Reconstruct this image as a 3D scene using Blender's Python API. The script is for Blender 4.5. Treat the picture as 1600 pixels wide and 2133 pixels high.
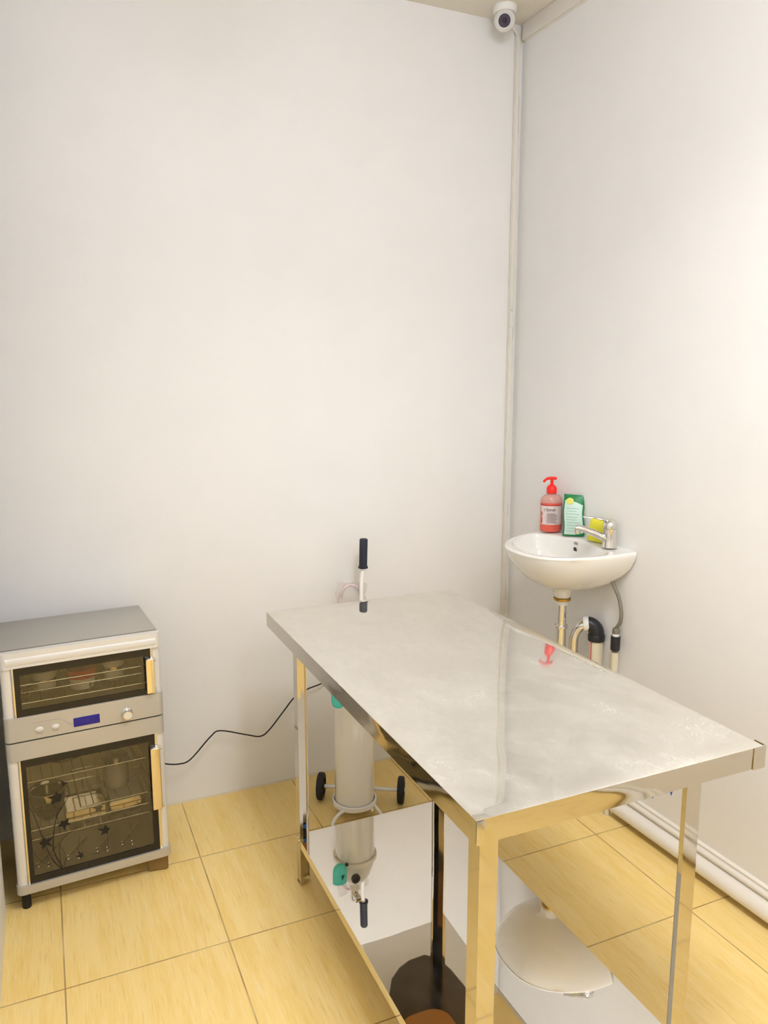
import bpy, bmesh, math, random
from mathutils import Vector, Matrix, noise
random.seed(7)
PI = math.pi
D = bpy.data
for o in list(D.objects): D.objects.remove(o)
SC = bpy.context.scene
COL = SC.collection

# ------------------------------------------------------------------ camera
cam_d = D.cameras.new('camera'); cam = D.objects.new('camera', cam_d); COL.objects.link(cam)
cam_d.sensor_fit = 'VERTICAL'; cam_d.sensor_height = 24.0
cam_d.lens = 1604.3 / 2133 * 24.0
cam_d.clip_start = 0.02
cam.location = (0, 0, 1.631)
cam.rotation_euler = (PI/2 - 0.16471, 0, -0.41781)
SC.camera = cam
# ------------------------------------------------------------------ exposure, world
SC.view_settings.view_transform = 'Standard'
SC.view_settings.look = 'None'
SC.view_settings.gamma = 1
SC.view_settings.exposure = 0.0
SC.view_settings.use_curve_mapping = False
W = D.worlds.new('world'); SC.world = W; W.use_nodes = True
W.node_tree.nodes['Background'].inputs[0].default_value = (1, .95, .88, 1)
W.node_tree.nodes['Background'].inputs[1].default_value = 0.3
# ------------------------------------------------------------------ lights: the room's globe ceiling lamp and an added second globe (built below, they give off the light themselves)
CEIL = 3.068
LAMP_STRENGTH = 64.0; LAMP_COLOR = (0.93, 0.99, 1.17); LAMP_R = .105
LAMPS = [(0.70, 0.55), (0.75, -0.85)]  # second globe is unseen, added behind for flatter light
FILL_PANEL = (0.85, 0.85, 0.6)  # unseen fill panel, added to brighten the floor and lower walls
pl = D.lights.new('fill_panel_light', 'AREA'); pl.shape = 'SQUARE'; pl.size = FILL_PANEL[2]; pl.energy = 17; pl.color = (1.0, .99, .98); pl.spread = math.radians(125)
po = D.objects.new('fill_panel_light', pl); COL.objects.link(po); po.location = (FILL_PANEL[0], FILL_PANEL[1], CEIL-.014)

# ------------------------------------------------------------------ materials
def s2l(c):
    return tuple(((v/255)/12.92 if v/255 <= .04045 else ((v/255+.055)/1.055)**2.4) for v in c)
def mat(name, rgb, rough=.5, metal=0.0, spec=.5, coat=0, trans=0, ior=1.45, alpha=1, emis=None, es=0, bump=0, bscale=200, rvar=0, aniso=None):
    m = D.materials.new(name); m.use_nodes = True
    nt = m.node_tree; b = nt.nodes['Principled BSDF']
    c = s2l(rgb)
    b.inputs['Base Color'].default_value = (*c, 1)
    b.inputs['Roughness'].default_value = rough
    b.inputs['Metallic'].default_value = metal
    b.inputs['Specular IOR Level'].default_value = spec
    b.inputs['Coat Weight'].default_value = coat
    b.inputs['Transmission Weight'].default_value = trans
    b.inputs['IOR'].default_value = ior
    b.inputs['Alpha'].default_value = alpha
    if emis: b.inputs['Emission Color'].default_value = (*s2l(emis), 1); b.inputs['Emission Strength'].default_value = es
    tc = nt.nodes.new('ShaderNodeTexCoord')
    n = nt.nodes.new('ShaderNodeTexNoise'); n.inputs['Scale'].default_value = bscale; n.inputs['Detail'].default_value = 4
    nt.links.new(tc.outputs['Object'], n.inputs['Vector'])
    # slight tone variation keeps every material procedural
    mx = nt.nodes.new('ShaderNodeMix'); mx.data_type = 'RGBA'
    n2 = nt.nodes.new('ShaderNodeTexNoise'); n2.inputs['Scale'].default_value = 6; nt.links.new(tc.outputs['Object'], n2.inputs['Vector'])
    nt.links.new(n2.outputs['Fac'], mx.inputs['Factor'])
    mx.inputs[6].default_value = (*[v*.975 for v in c], 1); mx.inputs[7].default_value = (*[min(1, v*1.02) for v in c], 1)
    nt.links.new(mx.outputs[2], b.inputs['Base Color'])
    if bump:
        bp = nt.nodes.new('ShaderNodeBump'); bp.inputs['Strength'].default_value = bump; bp.inputs['Distance'].default_value = .002
        nt.links.new(n.outputs['Fac'], bp.inputs['Height']); nt.links.new(bp.outputs[0], b.inputs['Normal'])
    if rvar:
        mr = nt.nodes.new('ShaderNodeMapRange'); mr.inputs['From Min'].default_value = .3; mr.inputs['From Max'].default_value = .7
        mr.inputs['To Min'].default_value = rough; mr.inputs['To Max'].default_value = rough + rvar
        n3 = nt.nodes.new('ShaderNodeTexNoise'); n3.inputs['Scale'].default_value = 9; n3.inputs['Detail'].default_value = 5
        nt.links.new(tc.outputs['Object'], n3.inputs['Vector'])
        nt.links.new(n3.outputs['Fac'], mr.inputs['Value']); nt.links.new(mr.outputs[0], b.inputs['Roughness'])
    return m

M = {}
M['wall'] = mat('wall_paint', (241, 239, 235), .55, bump=.12, bscale=260, spec=.3)
M['ceil'] = mat('ceiling_paint', (232, 225, 210), .7)
M['trim'] = mat('white_trim', (240, 234, 222), .3, spec=.45)
M['conduit'] = mat('conduit_plastic', (234, 229, 216), .35)
M['conduit_dark'] = mat('conduit_slot', (176, 166, 146), .6)
M['porcelain'] = mat('porcelain', (246, 243, 236), .07, spec=.6, coat=.4)
M['chrome'] = mat('chrome', (222, 220, 216), .06, 1)
M['steel'] = mat('polished_steel', (198, 192, 181), .035, 1, rvar=.05)
M['reflected_dark'] = mat('dark_reflection_steel', (98, 88, 74), .16, 1, rvar=.12)  # dark tone of the reflection imitated under the tabletop

M['hose'] = mat('braided_hose', (150, 145, 130), .4, .7, bump=.8, bscale=900)
M['black_plastic'] = mat('black_plastic', (38, 38, 42), .4)
M['grip'] = mat('grip_rubber', (40, 42, 56), .55, bump=.5, bscale=500)
M['rubber'] = mat('rubber', (30, 28, 28), .6)
M['pvc'] = mat('pvc_pipe', (226, 217, 190), .35)
M['white_plastic'] = mat('white_plastic', (240, 238, 232), .35)
M['white_paint'] = mat('white_enamel', (250, 248, 242), .16, spec=.5, coat=.5)
M['brass'] = mat('brass', (190, 150, 60), .3, 1)
M['red_plastic'] = mat('red_plastic', (246, 40, 30), .3)
M['red_liquid'] = mat('red_soap', (254, 112, 92), .15, trans=.25)
M['red_dark'] = mat('red_soap_line', (196, 42, 34), .3)
M['pink_clear'] = mat('clear_bottle_plastic', (246, 190, 178), .15, trans=.4)
M['label'] = mat('label_paper', (226, 210, 204), .5)
M['ink'] = mat('ink', (80, 44, 50), .6)
M['ink_grey'] = mat('grey_print', (172, 152, 154), .6)
M['green'] = mat('green_foil', (14, 128, 66), .35)
M['mint'] = mat('mint_foil', (208, 232, 218), .35)
M['mint_print'] = mat('green_print', (158, 200, 178), .5)
M['yellow_print'] = mat('yellow_print', (226, 224, 110), .4)
M['sponge'] = mat('yellow_sponge', (244, 236, 70), .9, bump=1, bscale=500)
M['scour'] = mat('green_scourer', (60, 120, 40), .9, bump=1, bscale=700)
M['silver'] = mat('silver_paint', (196, 191, 180), .38, .35)
M['silver_top'] = mat('silver_lid_paint', (186, 182, 172), .36, .5)
M['silver_light'] = mat('satin_silver_trim', (228, 224, 217), .26, .18)
M['gold'] = mat('bright_trim_strip', (232, 218, 186), .14, .95)
M['door_black'] = mat('black_glass_border', (34, 29, 24), .12, spec=.5)
M['interior'] = mat('dull_steel_lining', (200, 192, 170), .3, .6)
M['wire'] = mat('wire_steel', (206, 196, 172), .22, 1)
M['lcd'] = mat('blue_display', (34, 26, 124), .2, emis=(40, 28, 160), es=.08)
M['dark'] = mat('dark_seam', (30, 26, 22), .6)
M['decal'] = mat('dark_decal', (22, 20, 16), .5)
M['teal'] = mat('teal_plastic', (86, 228, 224), .25, spec=.6)
M['teal_dark'] = mat('dark_teal', (16, 100, 80), .4)
M['block'] = mat('dark_green_block', (24, 48, 42), .6)
M['tape'] = mat('brown_wrap', (138, 108, 62), .45)
M['blue'] = mat('blue_film', (20, 96, 176), .3)
M['lens'] = mat('lens_black', (62, 54, 72), .15)
M['lens_core'] = mat('lens_core', (26, 18, 36), .1)
M['orange_tub'] = mat('red_lid_plastic', (206, 66, 44), .4)
M['cotton'] = mat('white_cotton', (226, 222, 206), .8)
M['pink_tube'] = mat('mauve_tube', (226, 204, 206), .3)
M['pipe_red'] = mat('red_pipe_print', (214, 130, 120), .5)
M['dirt'] = mat('caulk', (222, 208, 176), .8)
M['lamp_body'] = mat('lamp_body', (240, 240, 240), .4)
M['lamp_face'] = mat('lamp_face', (255, 255, 255), .4, emis=(255, 255, 255), es=LAMP_STRENGTH)
M['lamp_face'].node_tree.nodes['Principled BSDF'].inputs['Emission Color'].default_value = (*LAMP_COLOR, 1)
M['fill_panel_face'] = mat('fill_panel_face', (250, 248, 244), .5, emis=(255, 250, 242), es=3)
M['reflected_brown'] = mat('reflection_board', (176, 120, 52), .4)  # brown of the floor's reflection, given as a surface colour

# thin clear sheet: tinted transparency under a fresnel gloss
def clear(name, tint, gl=1.45, rough=.02, milk=0.0):
    m = D.materials.new(name); m.use_nodes = True; nt = m.node_tree; nt.nodes.clear()
    out = nt.nodes.new('ShaderNodeOutputMaterial'); mix = nt.nodes.new('ShaderNodeMixShader')
    tr = nt.nodes.new('ShaderNodeBsdfTransparent'); g = nt.nodes.new('ShaderNodeBsdfGlossy')
    tr.inputs[0].default_value = (*tint, 1); g.inputs['Roughness'].default_value = rough
    fr = nt.nodes.new('ShaderNodeFresnel'); fr.inputs['IOR'].default_value = gl
    nt.links.new(fr.outputs[0], mix.inputs[0]); nt.links.new(g.outputs[0], mix.inputs[2])
    if milk:
        d = nt.nodes.new('ShaderNodeBsdfDiffuse'); d.inputs[0].default_value = (.85, .82, .8, 1)
        m2 = nt.nodes.new('ShaderNodeMixShader'); m2.inputs[0].default_value = milk
        nt.links.new(tr.outputs[0], m2.inputs[1]); nt.links.new(d.outputs[0], m2.inputs[2]); nt.links.new(m2.outputs[0], mix.inputs[1])
    else: nt.links.new(tr.outputs[0], mix.inputs[1])
    nt.links.new(mix.outputs[0], out.inputs[0])
    return m
M['glass'] = clear('smoked_glass', (.90, .87, .79), 1.6)
M['bag'] = clear('clear_bag', (.93, .92, .9), 1.25, .15, .22)
M['vinyl'] = clear('clear_vinyl', (.9, .88, .86), 1.4, .1, .3)

# tabletop: steel, cloudy scuffs and dull wear
def steel_top(name, base, r0, r1, haze, hz_col, scale=3.2):
    m = D.materials.new(name); m.use_nodes = True; nt = m.node_tree; b = nt.nodes['Principled BSDF']
    L = nt.links.new; N = nt.nodes.new
    b.inputs['Metallic'].default_value = 1; b.inputs['Base Color'].default_value = (*s2l(base), 1)
    tc = N('ShaderNodeTexCoord')
    n1 = N('ShaderNodeTexNoise'); n1.inputs['Scale'].default_value = scale; n1.inputs['Detail'].default_value = 8; n1.inputs['Roughness'].default_value = .68
    n1.inputs['Distortion'].default_value = .6
    L(tc.outputs['Object'], n1.inputs['Vector'])
    mp = N('ShaderNodeMapping'); mp.inputs['Scale'].default_value = (3.2, 1.6, 1); mp.inputs['Rotation'].default_value = (0, 0, .5)
    L(tc.outputs['Object'], mp.inputs['Vector'])
    n2 = N('ShaderNodeTexNoise'); n2.inputs['Scale'].default_value = 3; n2.inputs['Detail'].default_value = 9; n2.inputs['Roughness'].default_value = .75
    L(mp.outputs[0], n2.inputs['Vector'])
    mul = N('ShaderNodeMath'); mul.operation = 'MULTIPLY'; L(n1.outputs['Fac'], mul.inputs[0]); L(n2.outputs['Fac'], mul.inputs[1])
    mr = N('ShaderNodeMapRange'); mr.inputs['From Min'].default_value = .18; mr.inputs['From Max'].default_value = .42
    mr.inputs['To Min'].default_value = r0; mr.inputs['To Max'].default_value = r1
    L(mul.outputs[0], mr.inputs['Value']); L(mr.outputs[0], b.inputs['Roughness'])
    mh = N('ShaderNodeMapRange'); mh.inputs['From Min'].default_value = .16; mh.inputs['From Max'].default_value = .46
    mh.inputs['To Min'].default_value = haze[0]; mh.inputs['To Max'].default_value = haze[1]
    L(mul.outputs[0], mh.inputs['Value'])
    # heavier wear towards the front end of the table
    sy = N('ShaderNodeSeparateXYZ'); L(tc.outputs['Object'], sy.inputs[0])
    wr = N('ShaderNodeMapRange'); wr.inputs['From Min'].default_value = 1.1; wr.inputs['From Max'].default_value = 2.4
    wr.inputs['To Min'].default_value = 1.25; wr.inputs['To Max'].default_value = .45; L(sy.outputs[1], wr.inputs['Value'])
    hm = N('ShaderNodeMath'); hm.operation = 'MULTIPLY'; L(mh.outputs[0], hm.inputs[0]); L(wr.outputs[0], hm.inputs[1]); mh = hm
    df = N('ShaderNodeBsdfDiffuse'); df.inputs[0].default_value = (*s2l(hz_col), 1)
    mix = N('ShaderNodeMixShader'); L(mh.outputs[0], mix.inputs[0]); L(b.outputs[0], mix.inputs[1]); L(df.outputs[0], mix.inputs[2])
    L(mix.outputs[0], nt.nodes['Material Output'].inputs[0])
    return m
M['tabletop'] = steel_top('worn_steel_top', (226, 222, 212), .025, .075, (.08, .36), (228, 223, 212), 2.6)
M['shelf'] = steel_top('polished_shelf', (240, 236, 228), .012, .03, (.0, .07), (232, 226, 214))

def floor_mat():
    m = D.materials.new('woodgrain_tile'); m.use_nodes = True; nt = m.node_tree; b = nt.nodes['Principled BSDF']
    L = nt.links.new; N = nt.nodes.new
    tc = N('ShaderNodeTexCoord'); sep = N('ShaderNodeSeparateXYZ'); L(tc.outputs['Object'], sep.inputs[0])
    P = .451
    def axis(i, org):
        s = N('ShaderNodeMath'); s.operation = 'SUBTRACT'; s.inputs[1].default_value = org; L(sep.outputs[i], s.inputs[0])
        d = N('ShaderNodeMath'); d.operation = 'DIVIDE'; d.inputs[1].default_value = P; L(s.outputs[0], d.inputs[0])
        fl = N('ShaderNodeMath'); fl.operation = 'FLOOR'; L(d.outputs[0], fl.inputs[0])
        fr = N('ShaderNodeMath'); fr.operation = 'FRACT'; L(d.outputs[0], fr.inputs[0])
        a = N('ShaderNodeMath'); a.operation = 'SUBTRACT'; a.inputs[1].default_value = .5; L(fr.outputs[0], a.inputs[0])
        ab = N('ShaderNodeMath'); ab.operation = 'ABSOLUTE'; L(a.outputs[0], ab.inputs[0])
        return fl, ab
    fx, ax = axis(0, .4106); fy, ay = axis(1, 2.056)
    mxm = N('ShaderNodeMath'); mxm.operation = 'MAXIMUM'; L(ax.outputs[0], mxm.inputs[0]); L(ay.outputs[0], mxm.inputs[1])
    gr = N('ShaderNodeMapRange'); gr.inputs['From Min'].default_value = .4945; gr.inputs['From Max'].default_value = .4965
    L(mxm.outputs[0], gr.inputs['Value'])
    cmb = N('ShaderNodeCombineXYZ'); L(fx.outputs[0], cmb.inputs[0]); L(fy.outputs[0], cmb.inputs[1])
    wn = N('ShaderNodeTexWhiteNoise'); L(cmb.outputs[0], wn.inputs['Vector'])
    off = N('ShaderNodeVectorMath'); off.operation = 'MULTIPLY_ADD'; off.inputs[1].default_value = (7, 7, 7)
    L(wn.outputs['Color'], off.inputs[0]); L(tc.outputs['Object'], off.inputs[2])
    def grain(sx, sy, det, dist=0):
        mp = N('ShaderNodeMapping'); mp.inputs['Scale'].default_value = (sx, sy, 1); L(off.outputs[0], mp.inputs['Vector'])
        n = N('ShaderNodeTexNoise'); n.inputs['Scale'].default_value = 1; n.inputs['Detail'].default_value = det; n.inputs['Roughness'].default_value = .62
        n.inputs['Distortion'].default_value = dist
        L(mp.outputs[0], n.inputs['Vector']); return n
    g1 = grain(170, 11, 4); g2 = grain(26, 2.6, 4, .5)
    r1 = N('ShaderNodeValToRGB'); L(g2.outputs['Fac'], r1.inputs[0])
    r1.color_ramp.elements[0].position = .3; r1.color_ramp.elements[0].color = (*s2l((244, 209, 124)), 1)
    r1.color_ramp.elements[1].position = .72; r1.color_ramp.elements[1].color = (*s2l((252, 224, 152)), 1)
    r2 = N('ShaderNodeValToRGB'); L(g1.outputs['Fac'], r2.inputs[0])
    r2.color_ramp.elements[0].position = .56; r2.color_ramp.elements[0].color = (0, 0, 0, 1)
    r2.color_ramp.elements[1].position = .76; r2.color_ramp.elements[1].color = (1, 1, 1, 1)
    m1 = N('ShaderNodeMix'); m1.data_type = 'RGBA'; L(r2.outputs[0], m1.inputs[0]); L(r1.outputs[0], m1.inputs[6]); m1.inputs[7].default_value = (*s2l((250, 230, 178)), 1)
    r3 = N('ShaderNodeValToRGB'); L(g1.outputs['Fac'], r3.inputs[0])
    r3.color_ramp.elements[0].position = .26; r3.color_ramp.elements[0].color = (.55, .55, .55, 1)
    r3.color_ramp.elements[1].position = .44; r3.color_ramp.elements[1].color = (0, 0, 0, 1)
    m2 = N('ShaderNodeMix'); m2.data_type = 'RGBA'; L(r3.outputs[0], m2.inputs[0]); L(m1.outputs[2], m2.inputs[6]); m2.inputs[7].default_value = (*s2l((222, 184, 108)), 1)
    # grout
    gn = N('ShaderNodeTexNoise'); gn.inputs['Scale'].default_value = 7; L(tc.outputs['Object'], gn.inputs['Vector'])
    gc = N('ShaderNodeValToRGB'); L(gn.outputs['Fac'], gc.inputs[0])
    gc.color_ramp.elements[0].position = .35; gc.color_ramp.elements[0].color = (*s2l((168, 132, 74)), 1)
    gc.color_ramp.elements[1].position = .7; gc.color_ramp.elements[1].color = (*s2l((208, 182, 130)), 1)
    m3 = N('ShaderNodeMix'); m3.data_type = 'RGBA'; L(gr.outputs[0], m3.inputs[0]); L(m2.outputs[2], m3.inputs[6]); L(gc.outputs[0], m3.inputs[7])
    L(m3.outputs[2], b.inputs['Base Color'])
    b.inputs['Roughness'].default_value = .34; b.inputs['Specular IOR Level'].default_value = .4
    bp = N('ShaderNodeBump'); bp.inputs['Strength'].default_value = .25; bp.inputs['Distance'].default_value = .002; bp.invert = True
    L(gr.outputs[0], bp.inputs['Height']); L(bp.outputs[0], b.inputs['Normal'])
    return m
M['floor'] = floor_mat()

# ------------------------------------------------------------------ mesh helpers
def bx(bm, x0, y0, z0, x1, y1, z1, bev=0, seg=2):
    vs = [bm.verts.new(p) for p in [(x0,y0,z0),(x1,y0,z0),(x1,y1,z0),(x0,y1,z0),(x0,y0,z1),(x1,y0,z1),(x1,y1,z1),(x0,y1,z1)]]
    fs = [bm.faces.new([vs[i] for i in f]) for f in [(3,2,1,0),(4,5,6,7),(0,1,5,4),(1,2,6,5),(2,3,7,6),(3,0,4,7)]]
    if bev:
        es = list({e for f in fs for e in f.edges})
        bmesh.ops.bevel(bm, geom=es, offset=bev, segments=seg, profile=.5, affect='EDGES')
    return vs
def frame_at(d, up=None):
    d = d.normalized(); a = up or (Vector((0,0,1)) if abs(d.z) < .95 else Vector((1,0,0)))
    u = d.cross(a).normalized(); v = d.cross(u).normalized(); return u, v
def tube(bm, pts, r, n=12, cap=True, closed=False, flat=1.0, up=None):
    pts = [Vector(p) for p in pts]; rs = r if isinstance(r, (list, tuple)) else [r]*len(pts)
    rings = []; m = len(pts)
    for i, p in enumerate(pts):
        if closed: d = pts[(i+1) % m] - pts[i-1]
        else: d = pts[min(i+1, m-1)] - pts[max(i-1, 0)]
        u, v = frame_at(d, up)
        if rings:
            # keep the frame from flipping
            pu = rings[-1][1]; u = (pu - d.normalized()*pu.dot(d.normalized())).normalized(); v = d.normalized().cross(u)
        ring = [bm.verts.new(p + u*math.cos(2*PI*k/n)*rs[i] + v*math.sin(2*PI*k/n)*rs[i]*flat) for k in range(n)]
        rings.append((ring, u))
    rr = [q[0] for q in rings]
    rng = range(m if closed else m-1)
    for i in rng:
        a, b = rr[i], rr[(i+1) % m]
        sh = 0
        if closed and i == m-1:
            sh = min(range(n), key=lambda s: (a[0].co - b[s].co).length)
        for k in range(n): bm.faces.new((a[k], a[(k+1)%n], b[(k+1+sh)%n], b[(k+sh)%n]))
    if cap and not closed:
        bm.faces.new(rr[0][::-1]); bm.faces.new(rr[-1])
def smooth_pts(pts, sub=8):
    P = [Vector(p) for p in pts]; out = []
    for i in range(len(P)-1):
        p0 = P[max(i-1,0)]; p1 = P[i]; p2 = P[i+1]; p3 = P[min(i+2, len(P)-1)]
        for k in range(sub):
            t = k/sub
            out.append(.5*((2*p1)+(-p0+p2)*t+(2*p0-5*p1+4*p2-p3)*t*t+(-p0+3*p1-3*p2+p3)*t**3))
    out.append(P[-1]); return out
def lathe(bm, prof, c=(0,0,0), n=32, sx=1, sy=1, mtx=None):
    rings = []
    for (r, z) in prof:
        if r < 1e-6: rings.append([bm.verts.new((c[0], c[1], c[2]+z))])
        else: rings.append([bm.verts.new((c[0]+sx*r*math.cos(2*PI*k/n), c[1]+sy*r*math.sin(2*PI*k/n), c[2]+z)) for k in range(n)])
    for a, b in zip(rings, rings[1:]):
        for k in range(n):
            k2 = (k+1) % n
            if len(a) == 1 and len(b) == 1: continue
            if len(a) == 1: bm.faces.new((a[0], b[k], b[k2])[::-1])
            elif len(b) == 1: bm.faces.new((a[k], a[k2], b[0]))
            else: bm.faces.new((a[k], a[k2], b[k2], b[k]))
    if mtx is not None:
        bmesh.ops.transform(bm, matrix=mtx, verts=[v for r in rings for v in r])
    return [v for r in rings for v in r]
def prism(bm, poly, axis, a, b):
    """extrude a 2-D polygon along axis ('x','y','z') from a to b"""
    def P(p, t):
        if axis == 'x': return (t, p[0], p[1])
        if axis == 'y': return (p[0], t, p[1])
        return (p[0], p[1], t)
    A = [bm.verts.new(P(p, a)) for p in poly]; B = [bm.verts.new(P(p, b)) for p in poly]; n = len(poly)
    for i in range(n): bm.faces.new((A[i], A[(i+1)%n], B[(i+1)%n], B[i]))
    bm.faces.new(A[::-1]); bm.faces.new(B)
def rrect(x0, z0, x1, z1, r, n=5):
    out = []
    for cx, cz, a0 in ((x1-r, z0+r, -PI/2), (x1-r, z1-r, 0), (x0+r, z1-r, PI/2), (x0+r, z0+r, PI)):
        for k in range(n+1):
            a = a0 + PI/2*k/n; out.append((cx+r*math.cos(a), cz+r*math.sin(a)))
    return out
def obj(name, bm, m, parent=None, smooth=35, mtx=None):
    if mtx is not None: bmesh.ops.transform(bm, matrix=mtx, verts=bm.verts)
    bmesh.ops.recalc_face_normals(bm, faces=bm.faces)
    me = D.meshes.new(name); bm.to_mesh(me); bm.free()
    me.materials.append(m)
    if smooth:
        for p in me.polygons: p.use_smooth = True
        try: me.set_sharp_from_angle(angle=math.radians(smooth))
        except Exception: pass
    o = D.objects.new(name, me); COL.objects.link(o)
    if parent is not None: o.parent = parent
    return o
def B(): return bmesh.new()
def box(name, x0, y0, z0, x1, y1, z1, m, parent=None, bev=0, seg=2):
    bm = B(); bx(bm, x0, y0, z0, x1, y1, z1, bev, seg); return obj(name, bm, m, parent)
def thing(name, label, cat, loc=(0,0,0), rotz=0, group=None):
    o = D.objects.new(name, None); COL.objects.link(o); o.location = loc; o.rotation_euler = (0,0,rotz)
    o.empty_display_size = .05; o['label'] = label; o['category'] = cat
    if group: o['group'] = group
    return o
def tag(o, label, cat, group=None):
    o['label'] = label; o['category'] = cat
    if group: o['group'] = group
    return o
def struct(o): o['kind'] = 'structure'; return o
def text_mesh(name, s, size, m, parent, mtx, ext=.0002):
    c = D.curves.new('t', 'FONT'); c.body = s; c.size = size; c.extrude = ext; c.align_x = 'LEFT'
    t = D.objects.new('t', c); COL.objects.link(t)
    dg = bpy.context.evaluated_depsgraph_get(); me = D.meshes.new_from_object(t.evaluated_get(dg))
    D.objects.remove(t); D.curves.remove(c)
    me.transform(mtx); me.materials.clear(); me.materials.append(m); me.name = name
    o = D.objects.new(name, me); COL.objects.link(o)
    if parent is not None: o.parent = parent
    return o

# ------------------------------------------------------------------ room
YB = 2.894; XR = 1.905; YF = -1.75; XL = -.2
ANG = .0256
RWM = Matrix.Translation((XR, YB, 0)) @ Matrix.Rotation(ANG, 4, 'Z') @ Matrix.Translation((-XR, -YB, 0))   # right wall stands 1.5 degrees off square
struct(box('floor', -1.1, YF-.1, -.1, 2.25, YB+.1, 0, M['floor']))
struct(box('ceiling', -1.1, YF-.1, CEIL, 2.25, YB+.1, CEIL+.1, M['ceil']))
struct(box('wall_back', -1.1, YB, 0, 2.1, YB+.1, CEIL, M['wall']))
bm = B(); bx(bm, XR, YF-.1, 0, XR+.12, YB+.1, CEIL); struct(obj('wall_right', bm, M['wall'], mtx=RWM))
struct(box('wall_left', XL-.12, YF, 0, XL, 2.475, CEIL, M['wall']))
struct(box('wall_recess', -1.1, 2.475-.1, 0, XL-.12, 2.475, CEIL, M['wall']))
struct(box('wall_alcove', -1.1, 2.475, 0, -1.0, YB, CEIL, M['wall']))
struct(box('wall_front', -1.1, YF-.1, 0, 2.25, YF, CEIL, M['wall']))
# thin caulk line between floor and back wall
bm = B(); prism(bm, [(YB, 0), (YB-.006, 0), (YB-.004, .003), (YB, .006)], 'x', -.3, 1.9)
struct(obj('trim_3', bm, M['dirt']))
# skirting along the right wall: round white bulge with a fine bead above
prof = [(0, .028), (.016, .020), (.032, .022), (.043, .031), (.048, .044), (.046, .058), (.038, .069), (.024, .076), (.012, .078), (.011, .083),
        (.018, .086), (.021, .092), (.018, .099), (.009, .102), (.008, .107), (.010, .111), (.004, .116), (0, .117)]
bm = B(); prism(bm, [(XR - d, z) for d, z in prof], 'y', YF, 2.12)
struct(obj('baseboard_right', bm, M['trim'], mtx=RWM, smooth=50))
# ceiling trunking along the right wall
bm = B(); bx(bm, XR-.018, YF, CEIL-.063, XR, YB-.02, CEIL, .002); bx(bm, XR-.004, YF, CEIL-.068, XR, YB-.02, CEIL-.063)
struct(obj('trim_1', bm, M['trim'], mtx=RWM))
# vertical cable trunking in the back corner
root = thing('corner_trunking', 'slim white cable trunking running down the corner from the ceiling to behind the table', 'cable trunking', (1.887, YB, .6))
bm = B(); bx(bm, -.022, -.012, 0, .0, 0, 2.44, .0015); obj('trunking_base', bm, M['conduit'], root)
bm = B()
bx(bm, -.020, -.017, .005, -.004, -.012, 1.30, .0012); bx(bm, -.020, -.017, 1.345, -.004, -.012, 2.42, .0012)
bx(bm, -.0215, -.0195, 1.27, -.002, -.012, 1.335, .0012)
obj('trunking_cover', bm, M['conduit'], root)
for z0, z1 in ((.06, .13), (.44, .50), (1.22, 1.30), (2.05, 2.2)):
    bm = B(); bx(bm, -.0035, -.0135, z0, -.001, -.0115, z1); obj('trunking_slot', bm, M['conduit_dark'], root)
# lamps
for (x, y) in LAMPS:
    r = thing('ceiling_lamp', 'round white globe ceiling lamp ' + ('nearer the back wall' if y > 0 else 'added unseen at the front of the room as fill'), 'lamp', (x, y, CEIL))
    bm = B(); lathe(bm, [(0, 0), (.075, 0), (.075, -.02), (.06, -.028), (0, -.028)], n=32); obj('lamp_base', bm, M['lamp_body'], r)
    bm = B(); lathe(bm, [(LAMP_R*math.sin(PI*k/12) if 0 < k < 12 else 0, -.03-LAMP_R+LAMP_R*math.cos(PI*k/12)) for k in range(13)], n=24); obj('globe', bm, M['lamp_face'], r)

r = thing('added_fill_panel', 'added unseen square fill panel above the near end of the table', 'lamp', (FILL_PANEL[0], FILL_PANEL[1], CEIL))
bm = B(); q = FILL_PANEL[2]/2
for a in ((-q-.02, -q-.02, q+.02, -q), (-q-.02, q, q+.02, q+.02), (-q-.02, -q, -q, q), (q, -q, q+.02, q)): bx(bm, a[0], a[1], -.012, a[2], a[3], 0)
obj('fill_panel_frame', bm, M['lamp_body'], r)
bm = B(); bx(bm, -q, -q, -.010, q, q, -.002); obj('diffuser', bm, M['fill_panel_face'], r)

# dark green block filling the gap beside the cabinet
tag(box('dark_block', XL-.14, 2.50, 0, XL-.035, 2.86, .62, M['block'], bev=.003), 'dark green block in the gap left of the silver cabinet', 'block')

# ------------------------------------------------------------------ stainless steel table
TX0, TX1, TY0, TY1, ZT, AP = .6642, 1.3810, 1.0901, 2.4886, .862, .0483
table = thing('steel_table', 'stainless steel work table with dull scuffed top and mirror-bright lower shelf', 'table', (0, 0, 0))
def warp(x, y, amp, f=1.6, seed=0):
    return amp*noise.noise(Vector((x*f+seed, y*f, seed*1.7)))
# top sheet, folded down on all sides with soft folds
bm = B()
nx, ny = 44, 84; grid = {}
for i in range(nx+1):
    for j in range(ny+1):
        x = TX0 + (TX1-TX0)*i/nx; y = TY0 + (TY1-TY0)*j/ny
        e = min(i, nx-i, j, ny-j)
        U = 1-abs(2*i/nx-1)**4; V = min(1, min(y-TY0, TY1-y)/.25)
        z = ZT - .0042*U*V*(3-2*V)*V + (warp(x, y, .0008, 3.2, 3)*min(1, (e-1)/6) if e > 0 else -.0012)
        if e == 0:
            x += .0 ; 
        grid[i, j] = bm.verts.new((x + (.0012 if i == 1 else 0) - (.0012 if i == nx-1 else 0), y, z))
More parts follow.
